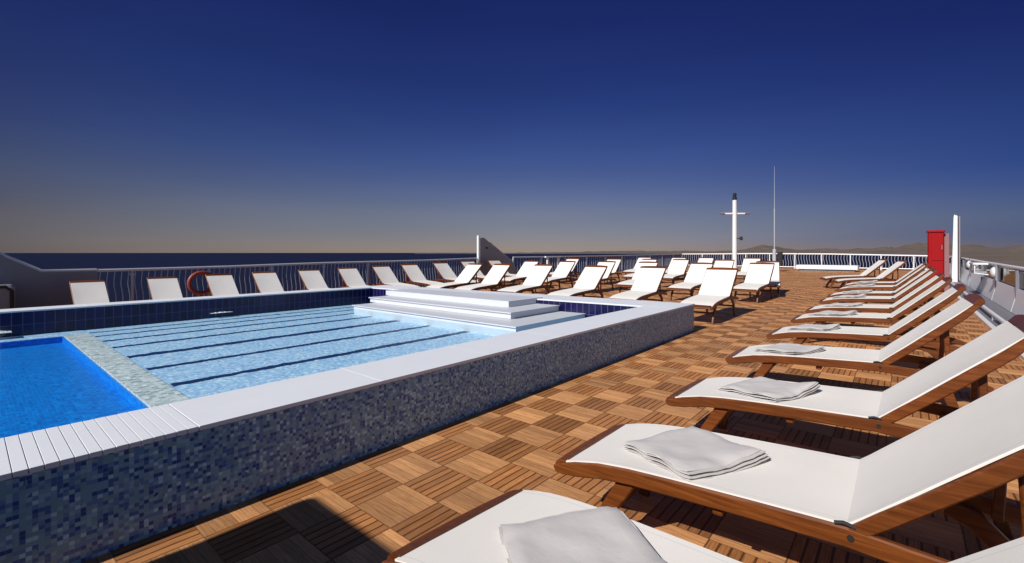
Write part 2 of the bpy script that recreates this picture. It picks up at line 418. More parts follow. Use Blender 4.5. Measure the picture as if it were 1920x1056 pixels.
# coping: slabs with fine joints, overhanging the mosaic by 1 cm
random.seed(3)
def coping_run(x0, x1, y0, y1, step, axis, gap=.003):
    a = y0 if axis=='y' else x0; e = y1 if axis=='y' else x1
    mb = MB(); n = max(1, round((e-a)/step)); st = (e-a)/n
    for i in range(n):
        s0, s1 = a+i*st+gap/2, a+(i+1)*st-gap/2; dz = random.uniform(-.0012,.0012)
        if axis=='y': mb.cbox(x0,x1,s0,s1,ZC-.024,ZC+dz*.5,.0012)
        else: mb.cbox(s0,s1,y0,y1,ZC-.024,ZC+dz,.004)
    return mb
ov = .012
cp = coping_run(XI-ov, XO+ov, .80, end_in(XI)-.0, 1.2, 'y', .0008)
cp2 = coping_run(FO-ov, FI+ov, PY0, end_in(FI), .60, 'y', .002); cp.add(cp2.v, cp2.f)
ne = 12
for i in range(ne):
    xa = FO-ov + (XO+ov-FO+ov)*i/ne + .001; xb = FO-ov + (XO+ov-FO+ov)*(i+1)/ne - .001
    o0 = len(cp.v)
    poly = [(xa,max(end_in(xa),end_in(FI)) if xa>FI else end_in(FI)+.001),(xb,end_in(min(xb,XI))+.001),(xb,end_out(xb)+ov),(xa,end_out(xa)+ov)]
    poly[0] = (xa, end_in(min(max(xa,FI),XI))+.002); poly[1] = (xb, end_in(min(max(xb,FI),XI))+.002)
    cp.prism(poly, 'z', ZC-.024, ZC+random.uniform(-.001,.001))
cp3 = coping_run(FO-ov, XO+ov, PY1-ov, PY0-.002, .6, 'x', .002); cp.add(cp3.v, cp3.f)
pp(cp, 'coping', M['coping'])
gr = coping_run(XI-ov, XO+ov, PY0, .795, .0475, 'y', .0032)
pp(gr, 'overflow_grate', M['coping'])
gb = MB(); gb.box(XI+.01, XO-.01, PY0, .795, ZC-.06, ZC-.03)
pp(gb, 'grate_channel', M['jointsealer'])
# floors
YD0, YD1, YS1 = -.85, 1.02, 1.30       # deep basin, pale ledge, shallow side
XD = -10.02
ZL = .09; ZD = .0; ZF = .09
fl = MB(); fl.box(FI, XI, YS1+.002, end_in(XI)+.1, ZF-.3, ZF); pp(fl, 'shallow_floor', M['shallow'])
dp = MB(); dp.box(XD, XI, PY0, YD1-.002, ZD-.4, ZD)
dp.box(XD-.02, XD-.002, PY0, YD1-.002, ZD, ZL-.005); dp.box(XD, XI, YD1-.02, YD1-.003, ZD+.001, ZL-.005)
pp(dp, 'deep_floor', M['deep'])
ld = MB(); ld.box(XD-.02, XI, YD1, YS1, -.6, ZL+.012); pp(ld, 'pale_ledge', M['ledge'])
l2 = MB(); l2.box(FI, XD-.021, PY0, YS1, -.6, ZL+.004); pp(l2, 'side_ledge', M['shallow'])
# marble steps rising out of the far end
for (xa, xb, ya, zt, zb) in ((-9.35,-5.52,6.46,.505,.40), (-9.18,-5.02,5.93,.395,.285), (-8.98,-4.47,5.40,.28,.0)):
    st = MB(); c = .012
    yb = end_in(xb)-.004
    o = MB()
    top = [(xa,ya-.0),(xb,ya),(xb,end_in(xb)-.004),(xa,end_in(xa)-.004)]
    if zt > .5: top = [(xa,ya),(xb,ya),(xb,end_in(xb)+.25),(xa,end_in(xa)+.25)]; 
    zb2 = zb-.0 if zt < .5 else ZC+.004
    if zt > .5:
        # slab lies on the coping at its back, and on the second step at its front
        o.prism([(xa,ya),(xb,ya),(xb,end_in(xb)-.014),(xa,end_in(xa)-.014)], 'z', .396, zt)
        o.prism([(xa,end_in(xa)-.014),(xb,end_in(xb)-.014),(xb,end_in(xb)+.2),(xa,end_in(xa)+.2)], 'z', ZC+.003, zt)
    else:
        o.prism(top, 'z', zb, zt-.018)
        o.prism([(xa-.02,ya-.03),(xb+.025,ya-.03),(xb+.025,end_in(xb)-.006),(xa-.02,end_in(xa)-.006)], 'z', zt-.018, zt)
    pp(o, 'step', M['marble'])
wa = MB(); grid(wa, FI+.001, XI-.001, PY0+.001, end_in(XI), 20, 24, lambda x,y: ZW)
wv = wa.build('pool_water', M['water'], smooth=True); tag(wv, kind='structure')
# trim the water sheet to the raked end wall
bm = bmesh.new(); bm.from_mesh(wv.data)
for v_ in bm.verts: v_.co.y = min(v_.co.y, end_in(v_.co.x)-.001)
bm.to_mesh(wv.data); bm.free()
# inlet splashes
def splash(px, py, rx, ry, h, label):
    m_ = MB(); n = 22
    def zf(x, y):
        u, v_ = (x-px)/rx, (y-py)/ry; d = max(0, 1-u*u-v_*v_)
        return ZW-.012 + d**.8*h*(.25+max(0, noise.noise(Vector((x*16, y*16, 2)))+.25) + .8*abs(noise.noise(Vector((x*37, y*37, 4)))))
    grid(m_, px-rx, px+rx, py-ry, py+ry, n, n*2, zf)
    tag(m_.build('water_splash', M['foam'], smooth=True, angle=180), label, 'splash')
splash(-10.49, 3.36, .05, .2, .014, 'white splash of inlet water at the middle of the far pool wall')
splash(-10.42, .28, .12, .2, .03, 'white water jet splash at the left end of the far pool wall')

# ------------------------------------------------------------------ sun loungers
HX, HZ = 1.20, .470                         # hinge
TOP = (1.805, 1.035)                         # end of the back frame
rail_path = [(0,.325),(.03,.342),(.12,.372),(.25,.403),(.4,.422),(.6,.437),(.9,.455),(1.2,.470),(1.5,.455),(1.72,.436),(1.82,.412),(1.88,.385)]
def rail_z(x):
    for a,b in zip(rail_path, rail_path[1:]):
        if a[0] <= x <= b[0]: return a[1]+(b[1]-a[1])*(x-a[0])/(b[0]-a[0])
    return .43
W = .335
def leg_mb(path, ws, y0, y1):
    mb = MB(); rings = []
    for i,(x,z) in enumerate(path):
        a = path[max(i-1,0)]; b = path[min(i+1,len(path)-1)]
        dx,dz = b[0]-a[0], b[1]-a[1]; L = math.hypot(dx,dz); nx,nz = -dz/L, dx/L; w = ws[i]/2; c = .005
        def q(y,d): return (x+nx*d, y, z+nz*d)
        rings.append([q(y0+c,w),q(y1-c,w),q(y1,w-c),q(y1,-w+c),q(y1-c,-w),q(y0+c,-w),q(y0,-w+c),q(y0,w-c)])
    mb.loft(rings); return mb
def make_lounger():
    root = empty('sun_lounger')
    wd = M['wood']
    for s in (-1,1):
        r_ = MB(); ys = sorted((s*W, s*(W-.03)))
        r_.sweep(rail_path, ys[0], ys[1], [.034,.052]+[.068]*8+[.058,.035], .006)
        r_.build('side_rail', wd, root, smooth=True)
    e_ = MB(); rings = []
    for y in [(-1+2*i/12)*(W-.031) for i in range(13)]:
        cr_ = -.012*(1-(y/W)**2)
        rings.append([(x_+(cr_ if x_ < .05 else 0), y, z_) for x_,z_ in ((.075,.372),(.03,.353),(.002,.338),(-.006,.322),(.006,.306),(.03,.312),(.075,.335))])
    e_.loft(rings); e_.build('foot_board', wd, root, smooth=True)
    for s in (-1,1):
        ys = sorted((s*(W-.032), s*(W-.066)))
        leg_mb([(.40,.385),(.355,.30),(.285,.19),(.225,.09),(.205,.0)], [.085,.075,.066,.058,.062], *ys).build('leg', wd, root, smooth=True)
        leg_mb([(1.48,.385),(1.56,.36),(1.63,.29),(1.665,.18),(1.685,.08),(1.70,.0)], [.06,.075,.072,.064,.056,.06], *ys).build('leg', wd, root, smooth=True)
    for x,z in ((.30,.215),(1.645,.245),(.78,.375)):
        b_ = MB(); b_.cbox(x-.02,x+.02,-W+.067 if x!=.78 else -W+.031,W-.067 if x!=.78 else W-.031,z-.03,z+.005,.005); b_.build('stretcher', wd, root)
    # seat sling (follows the rails, slight sag)
    def sling(name, pts, hw, th, sag):
        m_ = MB(); ny = 10; vs = []
        n = len(pts)
        for k in range(2):
            for i,(x,z) in enumerate(pts):
                a = pts[max(i-1,0)]; b = pts[min(i+1,n-1)]; L = math.hypot(b[0]-a[0],b[1]-a[1]); nx,nz = -(b[1]-a[1])/L,(b[0]-a[0])/L
                for j in range(ny+1):
                    y = -hw+2*hw*j/ny; t = 1-(y/hw)**2
                    d = -sag*t*abs(math.sin(math.pi*2*i/(n-1)))**.7 - (th if k else 0)
                    d += .0015*noise.noise(Vector((x*5,y*7,3.1)))
                    vs.append((x+nx*d, y, z+nz*d))
        o = n*(ny+1); fs = []
        for i in range(n-1):
            for j in range(ny):
                a = i*(ny+1)+j; fs.append((a,a+1,a+ny+2,a+ny+1)); fs.append((o+a,o+a+ny+1,o+a+ny+2,o+a+1))
        for i in range(n-1):
            a = i*(ny+1); b = a+ny; fs.append((a,a+ny+1,o+a+ny+1,o+a)); fs.append((b,o+b,o+b+ny+1,b+ny+1))
        for j in range(ny):
            fs.append((j,o+j,o+j+1,j+1)); e = (n-1)*(ny+1)+j; fs.append((e,e+1,o+e+1,o+e))
        m_.add(vs, fs); return m_.build(name, M['sling'], root, smooth=True, angle=24)
    dx, dz = TOP[0]-HX, TOP[1]-HZ; L = math.hypot(dx,dz); ux,uz = dx/L, dz/L; nx,nz = -uz, ux
    def bp(t, d=0): return (HX+.015+ux*t+nx*d, HZ+uz*t+nz*d)
    for s in (-1,1):
        ys = sorted((s*(W-.002), s*(W-.031)))
        f_ = MB(); f_.sweep([bp(-.02,.006),bp(.1,.006),bp(L*.5,.0),bp(L*.8,.004),bp(L+.0,.012)], ys[0], ys[1], [.045,.052,.052,.05,.034], .006)
        f_.build('back_rail', wd, root, smooth=True)
    xs = [.066+(1.14-.066)*i/14 for i in range(15)]
    seat = [(x, rail_z(x)+.007) for x in xs]
    back = [bp(.045+(L-.104)*i/11, .012) for i in range(12)]
    sling('sling', seat + [(1.203, HZ+.008)] + back, W-.016, .008, .010)
    hb = MB(); rings = []
    for y in [(-1+2*i/12)*(W-.031) for i in range(13)]:
        cr_ = .018*(1-(y/W)**2); q = []
        for t_, d_ in ((L-.055,.012),(L-.015+cr_,.018),(L+.008+cr_,.005),(L+.006+cr_,-.016),(L-.02,-.022),(L-.055,-.014)):
            p_ = bp(t_, d_); q.append((p_[0], y, p_[1]))
        rings.append(q)
    hb.loft(rings); hb.build('head_board', wd, root, smooth=True)
    for s in (-1,1):
        ys = sorted((s*(W-.075), s*(W-.10)))
        a = bp(L*.62,-.05); p_ = leg_mb([a,((a[0]+1.62)/2+.01,(a[1]+.40)/2),(1.62,.40)], [.036,.03,.036], *ys)
        p_.build('prop', wd, root, smooth=True)
    c_ = MB(); a = bp(L*.62,-.055); c_.tube([(a[0],-W+.06,a[1]),(a[0],W-.06,a[1])], .012, 8); c_.build('prop_bar', wd, root, smooth=True)
    for s in (-1,1):
        k_ = MB(); y0 = s*(W-.006); k_.tube([(HX-.03,y0,HZ+.004),(HX-.005,y0,HZ+.012),(HX+.03,y0,HZ+.006)], .007, 6)
        k_.tube([(HX+.015,s*W,HZ-.03),(HX+.015,s*(W+.004),HZ-.03)], .011, 8); k_.build('hinge', M['black'], root, smooth=True)
    return root
proto = make_lounger(); used = [False]
def lounger(x, y, rz, label, group):
    if not used[0]: o = proto; used[0] = True
    else: o = copy_tree(proto)
    o.location = (x, y, sheer(y)); o.rotation_euler = (math.atan(.012) if y > 12 and abs(rz) > 3 else 0, 0, rz)
    o.rotation_euler = (0,0,rz)
    tag(o, label, 'sun lounger', group); return o
ORD = ['nearest','second','third','fourth','fifth','sixth','seventh','eighth','ninth','tenth','eleventh','twelfth','thirteenth']
G1 = 'teak loungers in the row beside the right railing'
rightY = [.93,1.92,3.28,4.92,6.62,8.32,9.75,11.55,12.95,15.0,16.6]
right = []
for i,y in enumerate(rightY):
    lab = ('nearest teak lounger at the bottom edge, white sling under a spread grey towel' if i == 0 else
           f'teak lounger with grey towel, {ORD[i]} from the camera in right railing row')
    right.append((lounger(-1.325+[-.03,-.02,.02,-.03,0,0,0,0,0,0,0][i], y+.335, R(-4.2 if i == 0 else -1.0 if i == 2 else .6+random.uniform(-.8,.8)), lab, G1), i))
lounger(-1.72, 18.5, R(15), 'bare white lounger beyond the towel row, the nearer of two left of the red cabinet', G1)
lounger(-2.2, 19.9, R(17), 'bare white lounger beyond the towel row, the farther of two left of the red cabinet', G1)

G2 = 'teak loungers along the left railing'
leftY = [1.72,2.92,4.09,5.15,6.36,7.52,8.76,9.85,11.2,12.55,14.1]
for i,y in enumerate(leftY):
    lab = f'white sling lounger, {ORD[i].replace("nearest","first")} from the left along the left railing'
    if i == 2: lab = 'white teak lounger by the orange life ring, third from the left along the left railing'
    if i == 10: lab = 'white teak lounger in front of the grey windbreak fin, last of the left railing row'
    k = min(1, .80+.022*i)
    o = lounger(-11.05+random.uniform(-.05,.05), y*(.965+.0035*i), R(180+random.uniform(-2,2)), lab, G2); o.scale = (k,k,k)
G3 = 'teak loungers grouped beyond the far end of the pool'
rows = [
 ('first row behind the pool end', [(-10.45,9.9),(-9.3,10.0),(-7.95,10.3),(-6.25,10.2),(-4.70,10.45),(-3.08,10.35)]),
 ('second row behind the pool', [(-10.85,13.5),(-9.45,13.8),(-8.05,14.3),(-6.45,14.2),(-4.72,13.9),(-3.22,14.6)]),
 ('third row behind the pool', [(-11.6,17.6),(-9.5,17.7),(-8.1,17.9),(-6.75,17.9),(-5.05,17.8),(-3.02,16.5)]),
 ('last row before the bow railing', [(-9.8,21.3),(-8.1,21.3),(-6.9,21.5),(-4.9,21.3)])]
for nm, pts in rows:
    for i,(x,hy) in enumerate(pts):
        which = (['leftmost','second from left','third from left','fourth from left','fifth from left','sixth from left'] if i < len(pts)-1 else None)
        lab = f'white sling lounger, {which[i] if which else "rightmost"} of the {nm}'
        if nm.startswith('third') and i == 5: lab = 'white teak lounger turned towards the camera, rightmost of the third row beside the walkway'
        if nm.startswith('first') and i == 5: lab = 'white teak lounger just behind the mosaic pool corner, rightmost of the first row'
        rz = R(90+random.uniform(-2.5,2.5))
        if nm.startswith('third') and i == 5: rz = R(101)
        lounger(x, hy-1.2, rz, lab, G3)

# ------------------------------------------------------------------ towels
def make_towel(seed, w, h, layers, cx, cy, rot, lift=.0):
    m_ = MB(); rnd = random.Random(seed)
    ca, sa = math.cos(rot), math.sin(rot)
    z0 = .009
    for L_ in range(layers):
        nx_, ny_ = 18, 16; th = .0085 if L_ < layers-1 else .008
        ox = rnd.uniform(-.006,.006); sx = 1 - .03*L_ + rnd.uniform(-.01,.01); sy = 1 - .022*L_
        vs = []
        for k in range(2):
            for j in range(ny_+1):
                for i in range(nx_+1):
                    u = i/nx_*2-1; v_ = j/ny_*2-1
                    # rounded corners and wandering hems
                    q = .025; uu = u*(1-q*abs(v_)**6); vv = v_*(1-q*abs(u)**6)
                    uu += .025*noise.noise(Vector((v_*1.7, seed+L_*.3, 1))); vv += .03*noise.noise(Vector((u*1.7, seed+L_*.35, 5)))
                    x = uu*w/2*sx+ox; y = vv*h/2*sy
                    X = cx+x*ca-y*sa; Y = cy+x*sa+y*ca
                    e = max(abs(u),abs(v_)); edge = max(0,(e-.72)/.28)
                    wr = .006*noise.noise(Vector((X*9+seed, Y*9, L_*.15))) + .0035*noise.noise(Vector((X*23, Y*23+seed, L_*.2)))
                    # open front hem ripples, back is the fold
                    rip = .010*max(0,(-v_-.55)/.45)*(.5+.5*math.sin(u*6+seed+L_*.7))
                    zz = rail_z(min(max(X,0.02),1.15)) - .012*(1-min(1,(Y/W)**2)) + z0 + L_*(.0125) + wr + rip + (0 if k else -0)
                    zz += lift*max(0,u-.2)*max(0,v_)
                    if L_ == layers-1: zz -= .010*edge**3 
                    if k: zz -= th*(1-.55*edge**2)
                    if abs(Y) > W-.01: zz -= .5*(abs(Y)-W+.01)
                    vs.append((X,Y,max(zz, rail_z(min(max(X,0.02),1.15))-.012*(1-min(1,(Y/W)**2))+.0085)))
        o = (nx_+1)*(ny_+1); fs = []; r_ = nx_+1
        for j in range(ny_):
            for i in range(nx_):
                a = j*r_+i; fs.append((a,a+1,a+r_+1,a+r_)); fs.append((o+a,o+a+r_,o+a+r_+1,o+a+1))
        for i in range(nx_):
            fs.append((i,o+i,o+i+1,i+1)); a = ny_*r_+i; fs.append((a,a+1,o+a+1,o+a))
        for j in range(ny_):
            a = j*r_; fs.append((a,a+r_,o+a+r_,o+a)); b = a+nx_; fs.append((b,o+b,o+b+r_,b+r_))
        m_.add(vs, fs)
    return m_
TG = 'folded grey towels on the right row of loungers'
for o, i in right:
    rot = [R(-35),R(-28),R(-24),R(-28),R(-20),R(-30),R(-22),R(-26),R(-24),R(-26),R(-22)][i]
    w, h = [(.46,.42),(.49,.47),(.47,.46),(.46,.46)][i % 4]
    if i == 0: w, h = .56, .46
    cx = [.60,.57,.59,.50,.47,.50,.52,.48,.55,.5,.52][i]
    t = make_towel(3.7*i+1.3, w, h, 4 if i else 3, cx, [.02,-.0,.0,.0,.02][i % 5], rot, [.05,.03,.06,.03,.045][i % 5])
    tw = t.build('folded_towel', M['towel'], smooth=True, angle=50)
    tw.location = o.location; tw.rotation_euler = o.rotation_euler
    lab = ('large grey towel spread on the nearest lounger at the bottom edge' if i == 0 else
           'neatly folded pale grey towel with layered hems on the second lounger from the camera' if i == 1 else
           f'folded pale grey towel on the {ORD[i]} lounger of the right row')
    tag(tw, lab, 'towel', TG)

# ------------------------------------------------------------------ railings
def interp(pts, t):
    for (a,za),(b,zb) in zip(pts, pts[1:]):
        if a <= t <= b: return za+(zb-za)*(t-a)/(b-a)
    return pts[-1][1] if t > pts[-1][0] else pts[0][1]
HL = [(-4,1.0),(1.0,1.01),(4.0,1.03),(6.6,1.085),(10.7,1.115),(13.3,1.165),(15.7,1.195),(20.5,1.20),(24.5,1.21),(36.5,1.29)]
def baluster_mesh(h, name='baluster'):
    m_ = MB(); n = 12
    m_.tube([(0, .022*math.sin(2*math.pi*k/n*1.0)*math.sin(math.pi*k/n)**.5 if 0<k<n else 0, h*k/n) for k in range(n+1)], .0085, 5, False)
    return m_
RX = -13.2
def side_railing(y0, y1, hl, x, label, pstep, bstep, y_first=None):
    root = empty('deck_railing', (x, y0, sheer(y0)), label=label, cat='railing')
    def put(o): o.parent = root; o.matrix_parent_inverse = Matrix.Translation((-x,-y0,-sheer(y0))); return o
    t = MB(); n = max(2, int((y1-y0)/1.2)); ys = [y0+(y1-y0)*i/n for i in range(n+1)]
    t.tube([(x,y,interp(hl,y)) for y in ys], .034, 10); put(t.build('top_rail', M['rail'], smooth=True))
    b = MB(); b.tube([(x,y,sheer(y)+.12) for y in ys], .02, 8); put(b.build('bottom_rail', M['rail'], smooth=True))
    y = y_first if y_first else y0; k = 0
    while y <= y1+.01:
        p = MB(); z0 = sheer(y)-.02; z1 = interp(hl,y)-.03
        p.tube([(x,y,z0),(x,y,z1)], .026, 8); p.lathe([(.06,z0),(.06,z0+.035),(.028,z0+.045)], x, y, 10); p.lathe([(.028,z1-.10),(.045,z1-.09),(.045,z1-.05),(.028,z1-.04)], x, y, 10)
        put(p.build('rail_post', M['rail'], smooth=True)); y += pstep
    n = int((y1-y0)/bstep)
    first = None
    for i in range(min(n,100)):
        yy = y0+bstep*(i+.5); z0 = sheer(yy)+.13; h = interp(hl,yy)-.03-z0
        if first is None: first = baluster_mesh(1.0).build('baluster', M['rail'], smooth=True); o = first
        else: o = first.copy(); col.objects.link(o)
        o.location = (x,yy,z0); o.scale = (1,1,h); put(o)
    return root
side_railing(1.85, 13.45, HL, RX, 'pale railing with wavy balusters behind the left row of loungers', 1.5, .12, 2.45)
side_railing(15.75, 36.4, HL, RX, 'pale railing continuing beyond the grey windbreak fin to the bow', 2.1, .21)
# bow railing (across)
HB = [(-13.2,1.29),(-10,1.31),(-7.8,1.335),(-3.6,1.31),(.7,1.22),(2.1,1.19)]
BY = 36.5
root = empty('deck_railing', (-5.5,BY,sheer(BY)), label='white bow railing of close wavy bars at the far end of the deck', cat='railing')
def put_on(root, o): o.parent = root; o.matrix_parent_inverse = Matrix.Translation(-Vector(root.location)); return o
t = MB(); t.tube([(x,BY,interp(HB,x)) for x in [-13.2+15.3*i/16 for i in range(17)]], .045, 10); put_on(root, t.build('top_rail', M['white'], smooth=True))
t = MB(); t.tube([(-13.2,BY,sheer(BY)+.1),(2.1,BY,sheer(BY)+.1)], .03, 8); put_on(root, t.build('bottom_rail', M['white'], smooth=True))
for i in range(11):
    x = -13.2+15.3*i/10; p = MB(); z0 = sheer(BY)-.02; p.tube([(x,BY-.0,z0),(x,BY,interp(HB,x)-.04)], .035, 8); p.lathe([(.08,z0),(.08,z0+.04),(.036,z0+.05)], x, BY, 10)
    put_on(root, p.build('rail_post', M['white'], smooth=True))
first = None
for i in range(96):
    x = -13.1+15.1*(i+.5)/96; z0 = sheer(BY)+.12; h = interp(HB,x)-.04-z0
    if first is None:
        first = MB(); n = 10; first.tube([(.03*math.sin(2*math.pi*k/n),0,k/n) for k in range(n+1)], .013, 5, False); first = first.build('baluster', M['rail'], smooth=True); o = first
    else: o = first.copy(); col.objects.link(o)
    o.location = (x,BY,z0); o.scale = (1,1,h); put_on(root, o)

# right bulwark with glazed upper bays
HRt = [(-6,1.0),(3,1.0),(15,1.035),(21,1.08),(31,1.17),(36.5,1.19)]
BX = 2.08
root = empty('glazed_bulwark', (BX,10,sheer(10)), label='white bulwark with tinted glass upper panels and top rail along the right side', cat='bulwark')
t = MB(); t.tube([(BX,y,interp(HRt,y)) for y in [-5+41*i/30 for i in range(31)]], .045, 10); put_on(root, t.build('top_rail', M['white'], smooth=True))
y = -2.4; bay = 2.98
while y < 36:
    p = MB(); z0 = sheer(y)-.05; zt = interp(HRt,y)-.045
    p.cbox(BX-.09,BX-.02,y-.022,y+.022,z0,zt,.006)
    put_on(root, p.build('rail_post', M['grey']))
    if y+bay < 37:
        g_ = MB(); ya, yb = y+.024, y+bay-.024
        g_.add([(BX-.03,ya,sheer(ya)+.52),(BX-.03,yb,sheer(yb)+.52),(BX-.03,yb,interp(HRt,yb)-.06),(BX-.03,ya,interp(HRt,ya)-.06),
                (BX-.018,ya,sheer(ya)+.52),(BX-.018,yb,sheer(yb)+.52),(BX-.018,yb,interp(HRt,yb)-.06),(BX-.018,ya,interp(HRt,ya)-.06)],
               [(0,1,2,3),(7,6,5,4),(0,4,5,1),(1,5,6,2),(2,6,7,3),(3,7,4,0)])
        put_on(root, g_.build('glass_panel', M['glass']))
        w_ = MB(); za, zb_ = sheer(ya)-.04, sheer(yb)-.04
        w_.add([(BX-.16,ya,za),(BX-.16,yb,zb_),(BX-.045,yb,zb_+.53),(BX-.045,ya,za+.53),(BX+.0,ya,za),(BX+.0,yb,zb_),(BX+.0,yb,zb_+.53),(BX+.0,ya,za+.53)],
               [(0,1,2,3),(7,6,5,4),(0,4,5,1),(1,5,6,2),(2,6,7,3),(3,7,4,0)])
        put_on(root, w_.build('lower_panel', M['white']))
    y += bay
# kerb and pipe beside the gutter
k = MB(); ysn = [-5+41.5*i/40 for i in range(41)]
for a,b in zip(ysn, ysn[1:]):
    k.add([(1.2,a,sheer(a)-.06),(1.28,a,sheer(a)-.06),(1.28,b,sheer(b)-.06),(1.2,b,sheer(b)-.06),(1.2,a,sheer(a)+.05),(1.28,a,sheer(a)+.05),(1.28,b,sheer(b)+.05),(1.2,b,sheer(b)+.05)],
          [(0,1,5,4),(4,5,6,7),(2,3,7,6),(1,2,6,5),(3,0,4,7)])
tag(k.build('deck_kerb', M['white']), kind='structure')
p = MB(); p.tube([(1.46,y,sheer(y)+.07) for y in ysn], .035, 8)
for y in ysn[::3]: p.cbox(1.43,1.49,y-.03,y+.03,sheer(y)-.05,sheer(y)+.05,.005)
tag(p.build('deck_pipe', M['white'], smooth=True), 'white pipe running low along the gutter inside the right bulwark', 'pipe')

# windbreak fins on the left side
def fin(name_label, ys, post=None, panelmat='fin', xx=RX):
    pass
root = empty('windbreak', (RX,13.6,sheer(13.6)), label='grey triangular windbreak fin with white post on the left railing', cat='windbreak')
f_ = MB(); f_.prism([(13.62,sheer(13.6)),(13.62,2.0),(13.85,2.02),(14.15,1.86),(15.65,sheer(15.6)+.95),(15.95,sheer(15.9)+.45),(15.95,sheer(15.9))], 'x', RX-.025, RX+.025)
put_on(root, f_.build('fin_panel', M['fin']))
p = MB(); p.cbox(RX-.05,RX+.05,13.50,13.615,sheer(13.5)-.02,2.10,.01); put_on(root, p.build('fin_post', M['white']))
b = MB(); b.sweep([(0,0),(0.001,0)],0,.001,.0001) if False else b.tube([(RX+.03,14.15,1.86),(RX+.03,15.65,sheer(15.6)+.95),(RX+.03,15.97,sheer(15.9)+.45)], .018, 8)
put_on(root, b.build('fin_edge', M['rail'], smooth=True))
l = MB(); l.tube([(RX+.03,14.0,1.60),(RX+.09,14.0,1.60)], .035, 8); put_on(root, l.build('fin_fitting', M['black']))

root = empty('windbreak', (RX,0,0), label='dark grey solid bulwark panel with sloping top at the left edge', cat='windbreak')
f_ = MB(); f_.prism([(-4,-.05),(-4,1.42),(.42,1.42),(.55,1.30),(1.0,1.01),(1.86,.995),(1.86,-.05)], 'x', RX-.04, RX+.03)
put_on(root, f_.build('fin_panel', M['grey']))
b = MB(); b.tube([(RX,-4,1.44),(RX,.40,1.44),(RX,.55,1.32),(RX,1.02,1.03),(RX,1.85,1.03)], .034, 10); put_on(root, b.build('fin_edge', M['rail'], smooth=True))
root = empty('deck_locker', (-12.7,-.4,0), label='dark grey deck locker with rounded black rim at the left edge', cat='locker')
q = MB(); q.cbox(-13.1,-12.45,-1.6,.62,0,.80,.04); put_on(root, q.build('locker_body', M['grey']))
q = MB(); pts = [(-12.44,-1.55,.78),(-12.44,.50,.78),(-12.44,.58,.70),(-12.44,.58,.08)]; q.tube(pts, .028, 8); put_on(root, q.build('locker_rim', M['black'], smooth=True))

# right fin (white, edge-on) and red cabinet
root = empty('windbreak', (1.75,27.2,sheer(27)), label='tall white windbreak post standing behind the red cabinet at the right railing', cat='windbreak')
p = MB(); p.prism([(1.64,sheer(27)-.05),(1.82,sheer(27)-.05),(1.82,2.96),(1.72,3.02),(1.70,2.9)], 'y', 27.12, 27.24); put_on(root, p.build('fin_post', M['white']))
f_ = MB(); f_.prism([(27.25,sheer(27)),(27.25,2.95),(27.5,2.95),(30.4,1.15),(30.4,sheer(30))], 'x', 1.87, 1.91); put_on(root, f_.build('fin_panel', M['fin']))
cy = 20.3; z0 = sheer(cy)
root = empty('fire_cabinet', (.95,cy,z0), label='tall red cabinet behind the loungers at the right railing', cat='cabinet')
q = MB(); q.cbox(.66,1.04,cy-.22,cy+.22,z0+.06,z0+1.92,.02)
q.cbox(.63,1.07,cy-.25,cy+.25,z0+1.921,z0+1.985,.02); put_on(root, q.build('cabinet_body', M['red']))
q = MB(); q.cbox(.74,1.02,cy-.238,cy-.222,z0+1.02,z0+1.88,.004); put_on(root, q.build('door', M['red']))
q = MB(); q.cbox(.72,1.02,cy-.245,cy-.223,z0+.12,z0+.98,.004); put_on(root, q.build('door', M['red']))
q = MB(); q.cbox(.68,1.04,cy-.20,cy+.20,z0-.02,z0+.059,.01); put_on(root, q.build('plinth', M['black']))
q = MB(); q.tube([(.985,cy-.245,z0+1.5),(.985,cy-.275,z0+1.5),(.985,cy-.275,z0+1.36),(.985,cy-.245,z0+1.36)], .012, 6); put_on(root, q.build('handle', M['metal'], smooth=True))
q = MB(); q.cbox(1.045,1.17,cy-.06,cy+.2,z0-.02,z0+1.88,.01); put_on(root, q.build('side_panel', M['pink']))

# bow fittings
my = 31.0; mx = -7.95; mz = sheer(my)
root = empty('signal_mast', (mx,my,mz), label='white signal mast with cross arm and black lantern at the bow', cat='mast')
q = MB(); q.lathe([(.19,mz),(.19,mz+.05),(.14,mz+.08),(.135,2.5),(.125,4.66),(.05,4.70)], mx, my, 16); put_on(root, q.build('mast_pole', M['white'], smooth=True))
q = MB(); q.tube([(mx-.62*.78,my-.62*.62,3.83),(mx+.62*.78,my+.62*.62,3.83)], .06, 10); put_on(root, q.build('cross_arm', M['white'], smooth=True))
for s in (-1,1):
    q = MB(); q.tube([(mx+s*.63*.78,my+s*.63*.62,3.84),(mx+s*.95*.78,my+s*.95*.62,3.86)], [.08,.05], 10); put_on(root, q.build('arm_lamp', M['grey'], smooth=True))
q = MB(); q.lathe([(.07,4.68),(.13,4.72),(.13,4.85),(.09,4.88),(.11,4.95),(.11,5.08),(.05,5.12)], mx, my, 14); put_on(root, q.build('lantern', M['black'], smooth=True))
q = MB(); q.tube([(mx+.12,my+.08,2.28),(mx+.28,my+.2,2.30)], .03, 6); q.lathe([(.05,2.18),(.09,2.2),(.09,2.36),(.04,2.42)], mx+.32, my+.22, 10); put_on(root, q.build('side_lamp', M['black'], smooth=True))
ay = 31.5; ax = -5.85; az = sheer(ay)
root = empty('whip_antenna', (ax,ay,az), label='thin white whip antenna standing on a grey post at the bow', cat='antenna')
q = MB(); q.tube([(ax,ay,az),(ax,ay,1.62)], .10, 10); put_on(root, q.build('antenna_post', M['rail'], smooth=True))
q = MB(); q.tube([(ax,ay,1.62),(ax,ay,4.05)], .03, 8); q.tube([(ax,ay,4.05),(ax,ay,6.6)], [.018,.007], 6); put_on(root, q.build('whip', M['rail'], smooth=True))
